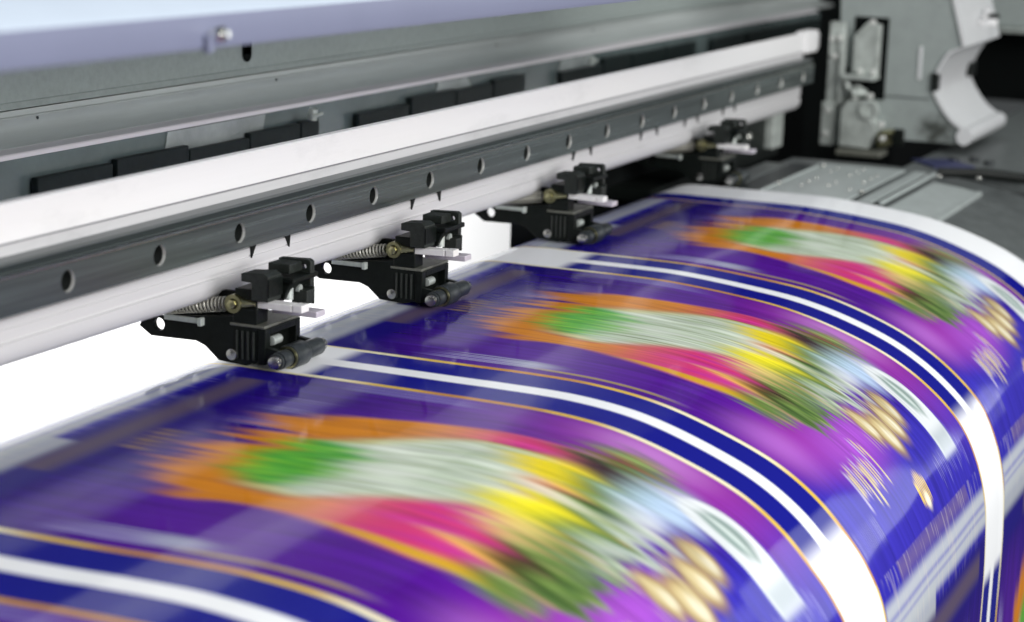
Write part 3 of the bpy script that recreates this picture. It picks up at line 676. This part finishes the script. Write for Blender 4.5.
    bm = B(); box(bm, 11.1, 33, -1.8, 9.5, 34.9, 37.2, .4); prism(bm, [(8, 34.8), (0, 34.8), (3, 28), (8, 28)], 12, 28, .4); box(bm, 1, 26, 9.7, 20, 24.6, 33.0, .5); pt('clamp_bridge', bm, 'black')
    bm = B(); box(bm, 20, 25.5, -3.5, 4, 25.0, 31.0, .5); box(bm, 25.6, 26.8, -3.5, 1.5, 24.4, 32, .3); pt('clamp_tab', bm, 'blackdust')
    bm = B(); cyl(bm, (16, 3, 27.4), (0, 0, 1), 6, 2.0); cyl(bm, (21, 2.3, 31.5), (0, -1, 0), 2.2, 1.7); pt('clamp_screw', bm, 'bracket', smooth=True)
    return t
def copy_tree(o, parent=None):
    c = o.copy(); col.objects.link(c)
    if parent: c.parent = parent
    for ch in list(o.children): copy_tree(ch, c)
    return c
first = unit()
labels = ['largest black pinch roller unit, nearest the viewer and leftmost under the white beam',
          'black pinch roller unit second from the left, between white gap and purple label',
          'black pinch roller unit third from left, in front of the dark inner wall edge',
          'small black pinch roller unit farthest right, pressing on the sheet beside the grey platen plates']
for i, (x, y) in enumerate(((.7325, .4204), (.8792, .4206), (1.0770, .4228), (1.3421, .4225))):
    u = first if i == 0 else copy_tree(first)
    u.location = (x, y, 0); u['label'] = labels[i]
    for ch in u.children:
        if ch.name.startswith('release_lever'):
            ch.rotation_euler = (math.radians((0, -1.2, .8, -.6)[i]), 0, math.radians((0, 1.5, -1.2, 1.0)[i]))

# ------------------------------------------------------------------ loose things on the far shelf
bm = B(); box(bm, -.0165, .0165, -.021, .021, 0, .0012, .0003)
o = part('tape_strip', bm, 'blue'); o['label'] = 'short strip of blue tape on the dark shelf under the carriage'; o['category'] = 'tape'; o.location = (1.5785, .3285, -.0038); o.rotation_euler = (0, 0, math.radians(-53))
bm = B(); tube(bm, [(1.512+.03*math.sin(t*1.2), .318-.085*t, -.0012+.0007*math.sin(t*3)-(.0075*max(0, t-.35))) for t in np.linspace(0, 1, 24)], .0036, 10)
o = part('cable', bm, 'black', smooth=True); o['label'] = 'black cable curving over the grey platen at the right'; o['category'] = 'cable'

# ------------------------------------------------------------------ backdrop
bm = B(); sweep(bm, [(1.60, -1.4), (1.62, -1.4), (1.62, 1.6), (1.60, 1.6)], -1.0, 6.0)
bd = part('backdrop', bm, 'backdrop'); bd['kind'] = 'structure'

# ------------------------------------------------------------------ lights
def area(name, loc, target, sx, sy, power, color=(1, 1, 1), spread=None):
    l = bpy.data.lights.new(name, 'AREA'); l.shape = 'RECTANGLE'; l.size = sx; l.size_y = sy; l.energy = power; l.color = color
    if spread: l.spread = math.radians(spread)
    o = bpy.data.objects.new(name, l); link(o); o.location = loc
    o.rotation_euler = (Vector(target)-Vector(loc)).to_track_quat('-Z', 'Y').to_euler()
    return o
area('front_softbox', (.40, -1.15, .62), (.95, .35, .02), 1.6, .85, 44, (1, .99, .98))
area('overhead_softbox', (1.1, -.15, 1.35), (1.05, .40, 0), 1.6, .7, 9, (.97, .99, 1))
area('side_sheen_light', (4.2, -1.50, .50), (1.0, .2, 0), 1.6, .90, 7.5, (.95, .98, 1))  # added lamp, not a window: lays white sheen on the sheet's front bend
area('strip_lamp', (4.0, 1.40, 1.17), (.85, .33, 0), .7, .07, 2.6)
area('backdrop_lamp', (1.9, .95, -.1), (2.2, 1.6, 0), 3.0, .9, 60)
w = bpy.data.worlds.new('World'); sc.world = w; w.use_nodes = True
w.node_tree.nodes['Background'].inputs[0].default_value = (.80, .86, .88, 1); w.node_tree.nodes['Background'].inputs[1].default_value = .07

# ------------------------------------------------------------------ camera
cd = bpy.data.cameras.new('camera'); cam = bpy.data.objects.new('camera', cd); link(cam)
mw = Matrix.Identity(4)
for i in range(3):
    for j in range(3): mw[i][j] = RX[i][j]
mw[0][3], mw[1][3], mw[2][3] = CAM
cam.matrix_world = mw
cd.sensor_width = 36; cd.lens = FPX/1024*36; cd.clip_start = .01; cd.clip_end = 60
cd.dof.use_dof = True; cd.dof.focus_distance = .95; cd.dof.aperture_fstop = 10.8
sc.camera = cam
sc.view_settings.view_transform = 'Standard'; sc.view_settings.look = 'None'; sc.view_settings.exposure = 0; sc.view_settings.gamma = 1
